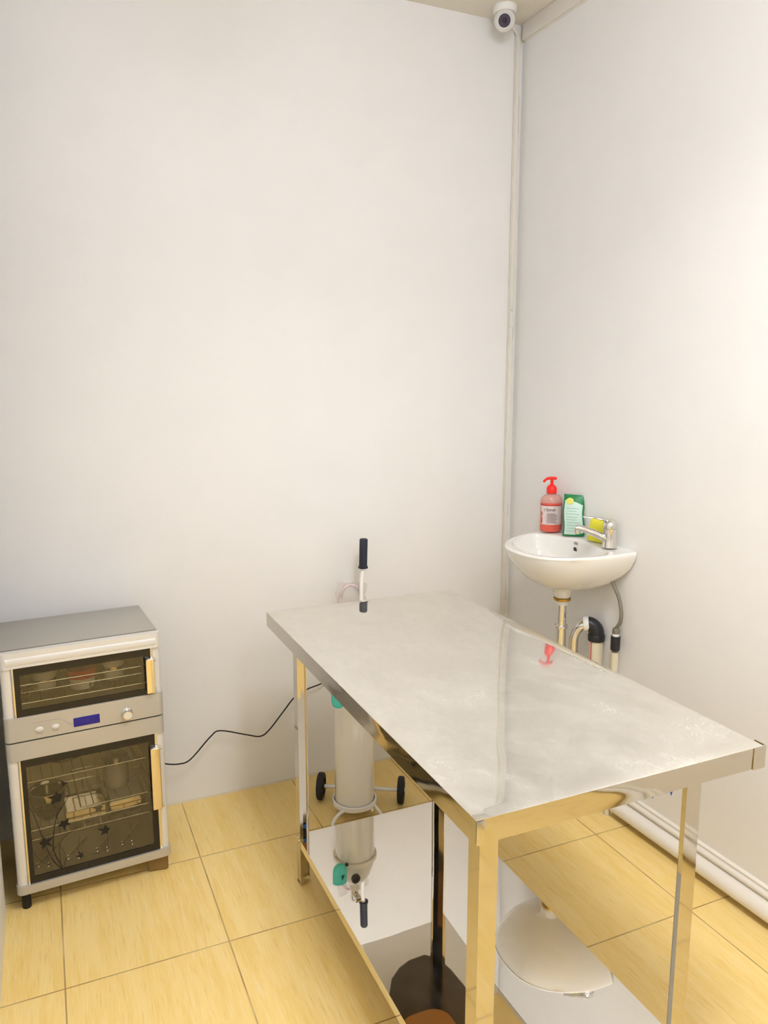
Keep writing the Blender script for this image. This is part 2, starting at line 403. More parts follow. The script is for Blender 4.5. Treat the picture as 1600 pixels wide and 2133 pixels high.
# first interior row is pulled out to the edge so that the fold is tight
for i in range(nx+1):
    for j in range(ny+1):
        v = grid[i, j]
        if i == 1: v.co.x = TX0 + .0022
        if i == nx-1: v.co.x = TX1 - .0022
        if j == 1: v.co.y = TY0 + .0022
        if j == ny-1: v.co.y = TY1 - .0022
        if (i in (1, nx-1) or j in (1, ny-1)) and 0 < i < nx and 0 < j < ny: v.co.z = ZT
for i in range(nx):
    for j in range(ny): bm.faces.new((grid[i,j], grid[i+1,j], grid[i+1,j+1], grid[i,j+1]))
top = obj('table_top', bm, M['tabletop'], table, smooth=70)
# apron (the folded sides), gently wavy like thin bent sheet
def apron_side(p0, p1, nrm, n=60, seed=0, amp=.0009, AP=AP):
    p0, p1, nrm = Vector(p0), Vector(p1), Vector(nrm); rows = []
    for k in range(n+1):
        t = k/n; p = p0.lerp(p1, t); col = []
        for q in range(7):
            z = ZT - .0012 - AP*q/6
            edge = min(1, min(t, 1-t)*12)
            w = edge*(noise.noise(Vector((t*4+seed, q*.25, seed))) * amp + noise.noise(Vector((t*13+seed, q*.35, 4+seed)))*amp*.25)
            col.append(bm.verts.new(Vector((p.x, p.y, z)) + nrm*w))
        z = ZT - AP - .0012
        col.append(bm.verts.new(Vector((p.x, p.y, z)) - nrm*.010))
        rows.append(col)
    for a, b in zip(rows, rows[1:]):
        for q in range(7): bm.faces.new((a[q], b[q], b[q+1], a[q+1]))
bm = B()
apron_side((TX0, TY0, 0), (TX1, TY0, 0), (0, -1, 0), seed=2)
apron_side((TX0, TY1, 0), (TX1, TY1, 0), (0, 1, 0), seed=5, AP=.005)
apron_side((TX0, TY0, 0), (TX0, TY1, 0), (-1, 0, 0), seed=9)
apron_side((TX1, TY0, 0), (TX1, TY1, 0), (1, 0, 0), seed=12, AP=.005)
obj('apron', bm, M['steel'], table, smooth=50)
# folded front-left and front-right corner tabs
bm = B(); bx(bm, TX0+.0004, TY0-.0018, ZT-AP-.001, TX0+.017, TY0-.0004, ZT-.003, .0004)
obj('corner_tab', bm, M['steel'], table)
bm = B()
pts = [(TX1-.03, TY0-.0022), (TX1-.012, TY0-.0034), (TX1+.004, TY0-.003), (TX1+.010, TY0+.004), (TX1+.0102, TY0+.03), (TX1+.0065, TY0+.03), (TX1+.006, TY0+.006), (TX1, TY0), (TX1-.03, TY0-.0004)]
prism(bm, pts, 'z', ZT-AP-.002, ZT-.0015); obj('corner_tab', bm, M['steel'], table)
# underside: a second bright sheet just below the top
bm = B(); nx, ny = 20, 40; g = {}
for i in range(nx+1):
    for j in range(ny+1):
        x = TX0+.004+(TX1-TX0-.008)*i/nx; y = TY0+.004+(TY1-TY0-.008)*j/ny
        g[i,j] = bm.verts.new((x, y, ZT-.009+warp(x, y, .002, 2.2, 4)))
for i in range(nx):
    for j in range(ny): bm.faces.new((g[i,j], g[i+1,j], g[i+1,j+1], g[i,j+1]))
obj('underside_sheet', bm, M['shelf'], table, smooth=60)
bm = B()
prism(bm, [(1.262, 1.20), (1.262, 2.14), (1.256, 2.22), (1.24, 2.29), (1.20, 2.325), (1.14, 2.325), (1.09, 2.305), (1.04, 2.265), (1.0, 2.20), (.965, 2.12), (.93, 2.0), (.90, 1.85), (.88, 1.6), (.88, 1.20)], 'z', ZT-.024, ZT-.013)
obj('reflection_plate', bm, M['reflected_dark'], table)  # added plate, shaped to give the dark warped reflection in the shelf
bm = B(); prism(bm, rrect(.97, 1.30, 1.145, 2.08, .06), 'z', ZT-.032, ZT-.024); obj('reflection_board', bm, M['reflected_brown'], table)  # added brown sheet standing in for the floor's reflection
# legs: pressed angle profile with return lips, outer corner outwards, pointed foot
LX0, LX1, LY0, LY1, LW = .6822, 1.2234, 1.106, 2.247, .0395
def leg(cx, cy, sx, sy):
    t = .0018; lip = .011; r = .0025
    P = [(0, 0)]
    poly = [(0, 0), (LW, 0), (LW, lip), (LW-t, lip), (LW-t, t), (t, t), (t, LW-t), (lip, LW-t), (lip, LW), (0, LW)]
    bm = B(); Z = [0, .008, .03, .2, .4, .6, ZT-.006]; rings = []
    for z in Z:
        ring = []
        for (a, b) in poly:
            k = 1.0 if z >= .008 else .72
            zz = z + (.018*max(a, b)/LW if z == 0 else 0)
            w = .0004*noise.noise(Vector((z*7, cx*9, cy)))
            ring.append(bm.verts.new((cx + sx*(a+w), cy + sy*(b+w), zz)))
        rings.append(ring)
    n = len(poly)
    for a, b in zip(rings, rings[1:]):
        for i in range(n): bm.faces.new((a[i], a[(i+1)%n], b[(i+1)%n], b[i]))
    bm.faces.new(rings[0][::-1]); bm.faces.new(rings[-1])
    return obj('leg', bm, M['steel'], table, smooth=30)
l1 = leg(LX0, LY0, 1, 1); l2 = leg(LX1, LY0, -1, 1); l3 = leg(LX0, LY1, 1, -1); l4 = leg(LX1, LY1, -1, -1)
# lower shelf: mirror sheet with folded edges
ZS = .166
bm = B(); nx, ny = 30, 60; g = {}
sx0, sx1, sy0, sy1 = LX0+.001, LX1+.002, LY0+.003, LY1-.002
for i in range(nx+1):
    for j in range(ny+1):
        x = sx0+(sx1-sx0)*i/nx; y = sy0+(sy1-sy0)*j/ny
        e = min(i, nx-i, j, ny-j)/6; e = min(1, e)
        g[i,j] = bm.verts.new((x, y, ZS + e*warp(x, y, .0016, 2.1, 8)))
for i in range(nx):
    for j in range(ny): bm.faces.new((g[i,j], g[i+1,j], g[i+1,j+1], g[i,j+1]))
def down(keys, nv):
    prev = None
    for k in keys:
        a = g[k]; b = bm.verts.new(a.co + Vector((0, 0, -.028))); c = bm.verts.new(b.co + Vector(nv)*-.01)
        if prev: bm.faces.new((prev[0], a, b, prev[1])); bm.faces.new((prev[1], b, c, prev[2]))
        prev = (a, b, c)
down([(0, j) for j in range(ny+1)], (-1,0,0)); down([(nx, j) for j in range(ny+1)], (1,0,0))
down([(i, 0) for i in range(nx+1)], (0,-1,0)); down([(i, ny) for i in range(nx+1)], (0,1,0))
obj('lower_shelf', bm, M['shelf'], table, smooth=40)
# bolts on the legs at shelf height
for (x, y) in ((LX0, LY1-.012), (LX0, LY1-.03)):
    bm = B(); lathe(bm, [(0, 0), (.0045, 0), (.004, .003), (0, .004)], n=10, mtx=Matrix.Translation((x, y, ZS-.003)) @ Matrix.Rotation(-PI/2, 4, 'Y'))
    obj('bolt', bm, M['chrome'], table)
# scraps of blue protective film left on the steel
def scrap(tri, y, m=M['blue']):
    bm = B(); prism(bm, tri, 'y', y, y+.0006); return obj('film_scrap', bm, m, table, smooth=0)
zb = ZT-AP-.0015
scrap([(1.122, zb+.002), (1.133, zb+.002), (1.1285, zb-.012)], TY0+.004); scrap([(1.072, zb+.002), (1.084, zb+.002), (1.079, zb-.006)], TY0+.004)
scrap([(1.030, zb+.002), (1.050, zb+.002), (1.038, zb-.003)], TY0+.004)
scrap([(LX0+.014, ZS+.018), (LX0+.032, ZS+.018), (LX0+.031, ZS+.034), (LX0+.013, ZS+.030)], LY1-.006)
scrap([(LX0+.012, ZS+.002), (LX0+.033, ZS+.002), (LX0+.031, ZS+.014), (LX0+.013, ZS+.012)], LY1-.006, M['rubber'])

# ------------------------------------------------------------------ disinfection cabinet
CW, CD, CB, CT = .4665, .3356, .060, .846
cab = thing('disinfection_cabinet', 'silver two-door disinfection cabinet with black-bordered glass doors, left of the table', 'cabinet', (-.1598, 2.4449, 0), .0678)
Y0 = .018
bm = B()
bx(bm, .004, Y0, CB+.01, .024, CD, CT-.012); bx(bm, CW-.024, Y0, CB+.01, CW-.004, CD, CT-.012)
bx(bm, .004, CD-.012, CB+.01, CW-.004, CD, CT-.012)
obj('side_panels', bm, M['silver_top'], cab)
bm = B(); bx(bm, .002, .012, CT-.014, CW-.002, CD, CT, .003); obj('top_panel', bm, M['silver_top'], cab)
bm = B(); bx(bm, .006, Y0, CB+.004, CW-.006, CD-.002, CB+.03); obj('base_panel', bm, M['silver'], cab)
# inner linings: upper and lower chamber
def lining(z0, z1):
    bm = B(); t = .002; x0, x1, y0, y1 = .026, CW-.026, Y0+.004, CD-.014
    bx(bm, x0, y0, z0, x1, y1, z0+t); bx(bm, x0, y0, z1-t, x1, y1, z1); bx(bm, x0, y1-t, z0, x1, y1, z1)
    bx(bm, x0, y0, z0, x0+t, y1, z1); bx(bm, x1-t, y0, z0, x1, y1, z1)
    obj('chamber_lining', bm, M['interior'], cab)
lining(.645, .80); lining(CB+.034, .508)
# front frame
bm = B(); prism(bm, rrect(.0, -.004, .036, .030, .014), 'z', .64, .825); prism(bm, rrect(.0, -.004, .036, .030, .014), 'z', .088, .505)
obj('left_pillar', bm, M['silver_light'], cab)
bm = B(); prism(bm, rrect(CW-.036, -.002, CW, .030, .014), 'z', .64, .825); prism(bm, rrect(CW-.036, -.002, CW, .030, .014), 'z', .088, .505)
obj('right_pillar', bm, M['silver_light'], cab)
for (a, y, b) in ((.030, -.003, .0365), (.434, -.0015, .4425)):
    for (c, d) in ((.64, .795), (.09, .505)):
        bm = B(); bx(bm, a, -.006, c, b, y, d, .0008); obj('edge_strip', bm, M['gold'], cab)
# rounded top rail
rail = [(.016, CT-.001), (.004, CT-.003), (-.006, CT-.010), (-.013, CT-.022), (-.014, CT-.034), (-.010, CT-.045), (-.004, CT-.052), (.016, CT-.053)]
bm = B(); prism(bm, rail, 'x', .016, CW-.016); obj('top_rail', bm, M['silver_light'], cab, smooth=60)
bm = B(); prism(bm, rrect(0, -.011, CW, .04, .016), 'z', CT-.05, CT-.0015); obj('corner_cap', bm, M['silver_light'], cab)
bm = B(); bx(bm, .006, .0155, CT-.0005, CW-.006, .0175, CT+.0006); obj('lid_seam', bm, M['dark'], cab)
# bands
bm = B(); prism(bm, rrect(-.001, -.012, CW+.001, .045, .016), 'z', .566, .641); band = obj('control_panel', bm, M['silver'], cab)
bm = B(); prism(bm, rrect(.003, -.006, CW-.003, .04, .014), 'z', .556, .567); obj('band_gap', bm, M['dark'], cab)
bm = B(); prism(bm, rrect(-.001, -.010, CW+.001, .045, .016), 'z', .504, .561); obj('middle_band', bm, M['silver'], cab)
bar = [(.03, .062), (.0, .063), (-.010, .068), (-.013, .076), (-.011, .085), (-.004, .091), (.03, .092)]
bm = B(); prism(bm, bar, 'x', .032, CW-.032); obj('bottom_rail', bm, M['silver_light'], cab, smooth=60)
bm = B(); prism(bm, rrect(-.003, -.013, CW+.003, .045, .018), 'z', .0625, .0905)
obj('corner_cap', bm, M['silver'], cab)
# control panel details
bm = B(); bx(bm, .192, -.0135, .580, .269, -.0118, .609, .0008); obj('display', bm, M['lcd'], cab)
ry = lambda x, z, y=-.012: Matrix.Translation((x, y, z)) @ Matrix.Rotation(PI/2, 4, 'X')
for x in (.095, .14):
    bm = B(); lathe(bm, [(.012, -.001), (.012, .002), (.0105, .004), (.007, .0052), (0, .0056)], n=24, mtx=ry(x, .595) @ Matrix.Diagonal((1.0, .62, 1, 1)))
    obj('push_button', bm, M['silver_light'], cab)
    bm = B(); bx(bm, x-.009, -.0124, .580, x+.009, -.0119, .5825); obj('button_caption', bm, M['ink_grey'], cab)
bm = B()
for a, b in (((.075, .6175), (.155, .6175)), ((.155, .6175), (.184, .588))):
    tube(bm, [(a[0], -.0121, a[1]), (b[0], -.0121, b[1])], .0006, 6)
obj('panel_line', bm, M['ink_grey'], cab)
bm = B(); lathe(bm, [(.0185, 0), (.0185, .003), (.016, .005), (.0155, .016), (.0135, .019), (0, .019)], n=32, mtx=ry(.351, .592))
kn = obj('dial_knob', bm, M['chrome'], cab)
bm = B(); lathe(bm, [(.0105, .0192), (.0105, .0200), (0, .0203)], n=24, mtx=ry(.351, .592)); obj('knob_face', bm, M['silver_light'], kn)
# doors
def door(x0, x1, z0, z1, gx0, gx1, gz0, gz1):
    bm = B(); ya, yb = -.0065, -.0015
    bx(bm, x0, ya, z0, x1, yb, gz0); bx(bm, x0, ya, gz1, x1, yb, z1); bx(bm, x0, ya, gz0, gx0, yb, gz1); bx(bm, gx1, ya, gz0, x1, yb, gz1)
    d = obj('door', bm, M['door_black'], cab)
    bm = B(); bx(bm, gx0-.001, -.0045, gz0-.001, gx1+.001, -.003, gz1+.001); obj('glass_pane', bm, M['glass'], d, smooth=0)
    return d
d1 = door(.036, .4335, .6405, .794, .052, .415, .661, .771)
d2 = door(.036, .4335, .0915, .503, .050, .415, .113, .478)
def handle(d, x0, x1, z0, z1):
    bm = B(); prism(bm, rrect(x0, -.026, x1, -.019, .003), 'z', z0, z1); h = obj('handle', bm, M['gold'], d)
    for z in (z0+.012, z1+.003):
        bm = B(); bx(bm, x0+.002 if z > (z0+z1)/2 else x0+.018, -.024, z-.011, x1+.006, -.002, z, .003)
        obj('handle_bracket', bm, M['chrome'], h)
handle(d1, .415, .4415, .650, .762); handle(d2, .415, .446, .246, .458)
# plant decal on the lower glass
bm = B()
def stem(pts, w0, w1):
    P = smooth_pts([(x, -.0048, z) for x, z in pts], 7); n = len(P)
    tube(bm, P, [w0+(w1-w0)*i/(n-1) for i in range(n)], 6, flat=.3, up=Vector((0, 1, 0)))
stem([(.128,.114),(.105,.150),(.087,.206),(.071,.276),(.052,.345)], .0016, .0007)
stem([(.131,.116),(.109,.182),(.114,.247),(.125,.293),(.147,.328),(.167,.363),(.160,.392)], .0018, .0006)
stem([(.114,.262),(.125,.300),(.117,.350)], .0006, .0005)
stem([(.127,.122),(.129,.201),(.166,.232),(.21,.250),(.239,.244),(.255,.219)], .0010, .0004)
stem([(.266,.200),(.270,.165),(.24,.134),(.215,.139)], .0004, .0004)
stem([(.050,.201),(.070,.158),(.100,.130)], .0005, .0004)
stem([(.134,.118),(.142,.150),(.135,.180),(.128,.190)], .0008, .0004)
def leaf(cx, cz, r, rot, n=5):
    vs = []
    for k in range(2*n):
        a = rot + PI*k/n; rr = 1.2*r*(1 if k % 2 == 0 else .45)*(1+.22*math.sin(k*2.3+cx*90))
        vs.append((cx+rr*math.cos(a), cz+rr*math.sin(a)*.95))
    prism(bm, vs, 'y', -.0052, -.0046)
leaf(.128,.356,.021,.3); leaf(.152,.398,.010,.1,3); leaf(.145,.263,.018,.9); leaf(.087,.216,.019,.5); leaf(.264,.207,.017,.2); leaf(.186,.143,.012,.7)
obj('plant_decal', bm, M['decal'], [o for o in d2.children if o.name.startswith('glass')][0], smooth=0)
# feet
def foot(x, y, m, r=.0135):
    bm = B(); lathe(bm, [(0, 0), (r*.95, 0), (r, .004), (r, .066), (0, .066)], c=(x, y, 0), n=20); return obj('foot', bm, m, cab)
foot(.022, .022, M['rubber']); foot(.022, CD-.04, M['rubber']); foot(CW-.04, CD-.04, M['rubber'])
bm = B(); prism(bm, [(CW-.075, .02), (CW-.006, .004), (CW-.002, .05), (CW-.03, .07)], 'z', 0, .063)
bmesh.ops.bevel(bm, geom=list(bm.edges), offset=.006, segments=2, affect='EDGES'); obj('foot', bm, M['tape'], cab)['label'] = 'brown wrapped foot'
# wire racks
def rack(z, x0=.032, x1=CW-.032, y0=.03, y1=CD-.03, n=13, lip=.0):
    bm = B(); r = .0016
    loop = [(x0, y0, z), (x1, y0, z), (x1, y1, z), (x0, y1, z), (x0, y0, z)]
    for a, b in zip(loop, loop[1:]): tube(bm, [a, b], .0024, 8)
    for k in range(1, n):
        x = x0+(x1-x0)*k/n; tube(bm, [(x, y0, z+.002), (x, y1, z+.002)], r, 6)
    if lip:
        for a, b in zip(loop, loop[1:]): tube(bm, [(a[0], a[1], z+lip), (b[0], b[1], z+lip)], .0018, 6)
        for k in range(0, n+1, 2):
            x = x0+(x1-x0)*k/n
            tube(bm, [(x, y0, z), (x, y0, z+lip)], r, 6); tube(bm, [(x, y1, z), (x, y1, z+lip)], r, 6)
    return obj('wire_rack', bm, M['wire'], cab)
rack(.668, lip=.034, n=11); rack(.726, n=3); rack(.409); rack(.214, lip=.032, n=16); rack(.286, x0=.20, n=6)

# contents (world placed through the cabinet's own frame)
CM = Matrix.Translation((-.1598, 2.4449, 0)) @ Matrix.Rotation(.0678, 4, 'Z')
def inside(name, label, cat, x, y, z, group=None):
    p = CM @ Vector((x, y, z)); return thing(name, label, cat, p, .0678, group)
r = inside('storage_tub', 'small tub with a red band inside the upper chamber of the silver cabinet', 'tub', .235, .09, .6715)
bm = B(); lathe(bm, [(0, 0), (.036, 0), (.040, .036), (.038, .036), (.034, .003), (0, .003)], n=28); obj('tub_body', bm, M['cotton'], r)
bm = B(); lathe(bm, [(0, .064), (.042, .064), (.045, .061), (.045, .036), (0, .036)], n=28); obj('lid', bm, M['orange_tub'], r)
def roll(x, y, rad, h, label):
    r = inside('cotton_roll', label, 'roll', x, y, .6715)
    bm = B(); lathe(bm, [(0, 0), (rad*.9, 0), (rad, .006), (rad, h-.006), (rad*.9, h), (rad*.25, h), (0, h-.01)], n=26)
    tag(r, label, 'roll'); obj('roll_body', bm, M['cotton'], r)
    bm = B(); lathe(bm, [(rad*1.012, h*.45), (rad*1.012, h*.6)], n=26); obj('wrap_band', bm, M['wire'], r, smooth=60)
roll(.335, .12, .034, .075, 'tall white roll, right-hand one in the upper chamber of the cabinet')
roll(.125, .13, .036, .06, 'short white roll, left-hand one in the upper chamber of the cabinet')
r = inside('steel_forceps', 'yellow-looped steel forceps lying at the left of the upper chamber', 'forceps', .07, .07, .672)
bm = B(); tube(bm, smooth_pts([(0, 0, .012), (.02, .02, .02), (.06, .05, .012)], 5), .004, 8); obj('shaft', bm, M['wire'], r)
bm = B(); tube(bm, smooth_pts([(-.016, -.008, .03), (-.01, -.01, .01), (.004, 0, .008), (.01, .0, .03)], 6), .0055, 8); obj('finger_loop', bm, M['tape'], r)
def bowl(x, y, z, R, h, name, label, cat='bowl', sx=1, sy=1):
    r = inside(name, label, cat, x, y, z)
    bm = B(); pr = [(0, .0)]+[(R*(.35+.65*math.sin(PI/2*k/8)), h*(k/8)**1.7) for k in range(9)]+[(R*1.06, h), (R*1.06, h+.003), (R*.99, h+.003)]
    pr += [(R*.97*(.35+.65*math.sin(PI/2*k/8)), h*(k/8)**1.7+.002) for k in range(8, -1, -1)]+[(0, .002)]
    lathe(bm, pr, n=32, sx=sx, sy=sy); obj('bowl_shell', bm, M['steel'], r, smooth=50)
    return r
bowl(.17, .15, .4125, .085, .05, 'steel_bowl', 'round steel bowl on the top rack behind the lower glass door')
bowl(.33, .15, .4125, .05, .042, 'steel_cup', 'small steel cup beside the bowl on the top rack of the lower chamber', 'cup')
bowl(.11, .14, .220, .055, .10, 'steel_pot', 'deep steel pot at the left on the lower rack of the cabinet', 'pot')
r = inside('kidney_dish', 'shallow steel tray on the lower rack of the cabinet behind the plant decal', 'tray', .218, .13, .220)
bm = B(); prof = [(-.062,.04),(-.052,.0),(.052,.0),(.062,.04),(.060,.04),(.050,.002),(-.050,.002),(-.060,.04)]
prism(bm, prof, 'y', -.06, .06); bx(bm, -.06, -.061, .001, .06, -.058, .036); bx(bm, -.06, .058, .001, .06, .061, .036)
obj('tray_shell', bm, M['steel'], r)
r = inside('lidded_jar', 'clear lidded jar standing on the small rack at the right of the cabinet', 'jar', .325, .13, .2885)
bm = B(); lathe(bm, [(0, 0), (.038, 0), (.042, .006), (.042, .085), (.038, .09)], n=28); obj('jar_body', bm, M['vinyl'], r)
bm = B(); lathe(bm, [(0, .004), (.035, .004), (.036, .055), (0, .055)], n=24); obj('jar_filling', bm, M['cotton'], r)
bm = B(); lathe(bm, [(.043, .088), (.044, .1), (.03, .106), (0, .107)], n=28); obj('lid', bm, M['steel'], r)
r = inside('instrument_tray', 'white-lined steel tray on the low rack at the right of the lower chamber', 'tray', .348, .12, .220)
bm = B(); bx(bm, -.06, -.07, .0, .06, .07, .05, .006); obj('tray_shell', bm, M['steel'], r)
bm = B(); bx(bm, -.055, -.065, .0502, .055, .065, .056, .002); obj('liner', bm, M['cotton'], r)
for k, (x, h) in enumerate(((.10, .02), (.19, .028), (.28, .02), (.36, .03))):
    r = inside('steel_clamp', ['small steel clamp at the far left of the cabinet floor', 'steel clamp left of centre on the cabinet floor',
        'steel clamp right of centre on the cabinet floor', 'steel clamp at the far right of the cabinet floor'][k], 'clamp', x, .12, CB+.0365, 'steel clamps on the cabinet floor')
    bm = B()
    tube(bm, [(-.03, -.04, .004), (.0, .0, .005), (.035, .05, .004)], .003, 8); tube(bm, [(-.005, -.05, .004), (.0, .0, .005), (.012, .06, .004)], .003, 8)
    obj('clamp_arms', bm, M['chrome'], r)
    for (a, b) in ((-.036, -.048), (-.006, -.061)):
        bm = B(); tube(bm, [(a+.010*math.cos(2*PI*i/12), b+.010*math.sin(2*PI*i/12), .004) for i in range(12)], .0022, 6, closed=True); obj('finger_loop', bm, M['chrome'], r)

# power cable
bm = B()
pts = [(.27, 2.824, .30), (.30, 2.824, .245), (.345, 2.826, .212), (.400, 2.83, .197), (.445, 2.835, .206), (.525, 2.845, .278), (.565, 2.85, .292), (.66, 2.84, .262), (.72, 2.84, .243), (.76, 2.845, .262), (.82, 2.85, .325), (.872, 2.86, .374), (.93, 2.868, .396), (1.0, 2.875, .410), (1.08, 2.888, .45)]
tube(bm, smooth_pts(pts, 8), .0028, 8)
tag(obj('power_cable', bm, M['rubber']), 'thin black cable sagging along the back wall from the silver cabinet', 'cable')

# ------------------------------------------------------------------ gas cylinder on its trolley
CX, CY = 1.012, 2.560; R = .0755
cyl = thing('gas_cylinder', 'white gas cylinder standing on a wheeled trolley behind the table', 'gas cylinder', (CX, CY, .045))
bm = B(); lathe(bm, [(0, 0), (R*.9, 0), (R*.97, .004), (R, .012), (R, .44), (R*.985, .47), (R*.92, .51), (R*.78, .545), (R*.55, .57), (.022, .585), (.020, .61), (0, .61)], n=48)
obj('cylinder_body', bm, M['white_paint'], cyl)
bm = B(); lathe(bm, [(.016, .60), (.016, .655), (.012, .662), (0, .662)], n=20); bx(bm, -.012, -.045, .625, .012, .0, .645, .003)
obj('valve', bm, M['chrome'], cyl)
tr = thing('cylinder_trolley', 'white two-wheeled trolley with a black grip, holding the gas cylinder behind the table', 'trolley', (CX, CY, 0))
def ring(z, r, h, name):
    bm = B(); lathe(bm, [(r, z), (r+.006, z+.002), (r+.006, z+h-.002), (r, z+h), (r-.001, z+h/2), (r, z)], n=48); return obj(name, bm, M['white_paint'], tr)
ring(.040, R+.0035, .020, 'lower_ring'); ring(.505, R+.0015, .018, 'upper_ring')
bm = B(); lathe(bm, [(0, .0385), (R+.004, .0385), (R+.004, .0435), (0, .0435)], n=40); obj('base_plate', bm, M['white_paint'], tr)
W1 = Vector((.925-CX, 2.702-CY, .053)); W2 = Vector((1.203-CX, 2.545-CY, .053)); ax = (W2-W1).normalized(); nb = Vector((ax.y*-1, ax.x, 0))
if nb.y < 0: nb = -nb
bm = B(); tube(bm, [W1, W2], .0075, 12); obj('axle', bm, M['white_paint'], tr)
for P in (W1, W2):
    rot = ax.to_track_quat('Z', 'Y').to_matrix().to_4x4()
    bm = B(); lathe(bm, [(.034, -.011), (.046, -.013), (.052, -.010), (.053, -.004), (.053, .004), (.052, .010), (.046, .013), (.034, .011), (.034, -.011)], n=40, mtx=Matrix.Translation(P) @ rot)
    w = obj('wheel', bm, M['rubber'], tr)
    bm = B(); lathe(bm, [(0, -.014), (.010, -.014), (.012, -.008), (.034, -.005), (.034, .005), (.012, .008), (.010, .014), (0, .014)], n=24, mtx=Matrix.Translation(P) @ rot)
    obj('hub', bm, M['rubber'], w)
    bm = B(); lathe(bm, [(0, -.019), (.008, -.018), (.008, .018), (0, .019)], n=16, mtx=Matrix.Translation(P) @ rot); obj('axle_cap', bm, M['white_paint'], w)
# back post leaning to the wall, and its grip
mid = (W1+W2)/2
post = smooth_pts([(mid.x, mid.y, .053), (mid.x+.02, mid.y+.045, .28), (1.118-CX, 2.735-CY, .60), (1.132-CX, 2.775-CY, .82), (1.1445-CX, 2.785-CY, .915), (1.1465-CX, 2.785-CY, .99)], 6)
bm = B(); tube(bm, post, .0085, 14); obj('post', bm, M['white_paint'], tr)
bm = B(); tube(bm, [(1.1445-CX, 2.785-CY, .903), (1.1446-CX, 2.785-CY, .910)], .0195, 20); tube(bm, [(1.1446-CX, 2.785-CY, .910), (1.1460-CX, 2.785-CY, .966), (1.1475-CX, 2.785-CY, 1.018), (1.1475-CX, 2.785-CY, 1.022)], [.0165, .0165, .0165, .0145], 24)
obj('grip', bm, M['grip'], tr)
bm = B(); lathe(bm, [(0, 0), (.006, 0), (.006, .012), (.016, .012), (.0165, .024), (.013, .028), (0, .028)], n=12, mtx=Matrix.Translation((-.035, -R-.004, .545)) @ Matrix.Rotation(PI/2, 4, 'X'))
obj('clamp_knob', bm, M['black_plastic'], tr)
bm = B(); tube(bm, smooth_pts([(-.058, -.052, .045), (-.082, -.058, .042), (-.104, -.064, .028), (-.117, -.075, .010), (-.118, -.11, .0075), (-.10, -.22, .0075), (-.03, -.26, .0075), (.05, -.22, .0075), (.075, -.12, .012), (.060, -.06, .040), (.050, -.05, .045)], 7), .0065, 12)
obj('front_stand', bm, M['white_paint'], tr)
bm = B(); lathe(bm, [(0, 0), (.006, 0), (.0065, .01), (.004, .013), (0, .013)], n=14, mtx=Matrix.Translation((.042, -R+.010, .036)) @ Matrix.Rotation(PI/2, 4, 'X')); obj('ring_screw', bm, M['white_paint'], tr)
# teal cup hanging on the cylinder front
t = thing('teal_cup', 'small teal plastic cup hanging on the front left of the gas cylinder', 'cup', (.918, 2.472, .487))
bm = B(); lathe(bm, [(0, -.012), (.013, -.010), (.022, -.002), (.0265, .012), (.0275, .04), (.0275, .062), (.0255, .062), (.0255, .012), (0, .0)], n=28, sy=.7); obj('cup_body', bm, M['teal'], t)
bm = B(); prism(bm, [(-.001, .022), (.012, .024), (.002, .042)], 'y', -.0215, -.0185); obj('dark_mark', bm, M['teal_dark'], t)
bm = B(); bx(bm, .022, -.006, -.006, .032, .006, .002, .001); obj('clip', bm, M['black_plastic'], t)
# plastic bag with coiled tube hanging from the post
bg = thing('clear_bag', 'crumpled clear plastic bag holding a curved tube, hanging from the white post', 'plastic bag', (1.092, 2.79, .756))
bm = B(); n = 14; gg = {}
for i in range(n+1):
    for j in range(n+1):
        u = i/n; w = j/n
        x = -.062+.13*u; z = .098*w
        gg[i, j, 0] = bm.verts.new((x+.004*math.sin(w*9), -.017*math.sin(PI*u)*math.sin(PI*min(1, w+.1)) + .005*noise.noise(Vector((u*7, w*7, 0))), z-.012*u+.004*math.sin(u*11)))
        gg[i, j, 1] = bm.verts.new((x+.004*math.sin(w*9), .017*math.sin(PI*u)*math.sin(PI*min(1, w+.1)) + .005*noise.noise(Vector((u*7, w*7, 5))), z-.012*u+.004*math.sin(u*11)))
for s in (0, 1):
    for i in range(n):
        for j in range(n): bm.faces.new((gg[i,j,s], gg[i+1,j,s], gg[i+1,j+1,s], gg[i,j+1,s]))
obj('bag_film', bm, M['bag'], bg, smooth=50)
bm = B(); tube(bm, smooth_pts([(-.045, 0, .0), (-.043, 0, .04), (-.026, .002, .072), (.0, .004, .082), (.026, .002, .07), (.042, 0, .04), (.047, 0, .004)], 6), .0068, 12)
obj('coiled_tube', bm, M['pink_tube'], bg)

# ------------------------------------------------------------------ hand basin (right-wall frame)
BX, BY = 1.775, 2.345       # bowl centre
HW = .25; DP = .345
def outer(th):
    c, s = math.cos(th), math.sin(th); lo, hi = 0, 1
    def ins(t):
        x = BX+t*c - XR; y = t*s
        if x > 0: return False
        return abs(y/HW)**2.5 + abs(min(0, x)/DP)**2.3 <= 1
    for _ in range(40):
        m = (lo+hi)/2
        if ins(m): lo = m
        else: hi = m
    return lo*c, lo*s
NB = 96; TH = [2*PI*k/NB for k in range(NB)]
O = [outer(t) for t in TH]
def inner(th, k=1.0):
    c, s = math.cos(th), math.sin(th)
    a = .172 if c < 0 else .074; b = .212
    r = 1/((abs(c)/a)**2.3+(abs(s)/b)**2.3)**(1/2.3)
    return r*c*k, r*s*k
def zrim(th, base): return base + .011*math.cos(th) 
bm = B(); rings = []
def addring(fn):
    rings.append([bm.verts.new(fn(i, t)) for i, t in enumerate(TH)])
def under(s, z, k=1.0):
    def f(i, t):
        x, y = O[i]; sx = s if x < 0 else 1-(1-s)*(k)
        return (BX+x*sx, BY+y*s, z + (.0 if x < 0 else .0))
    return f
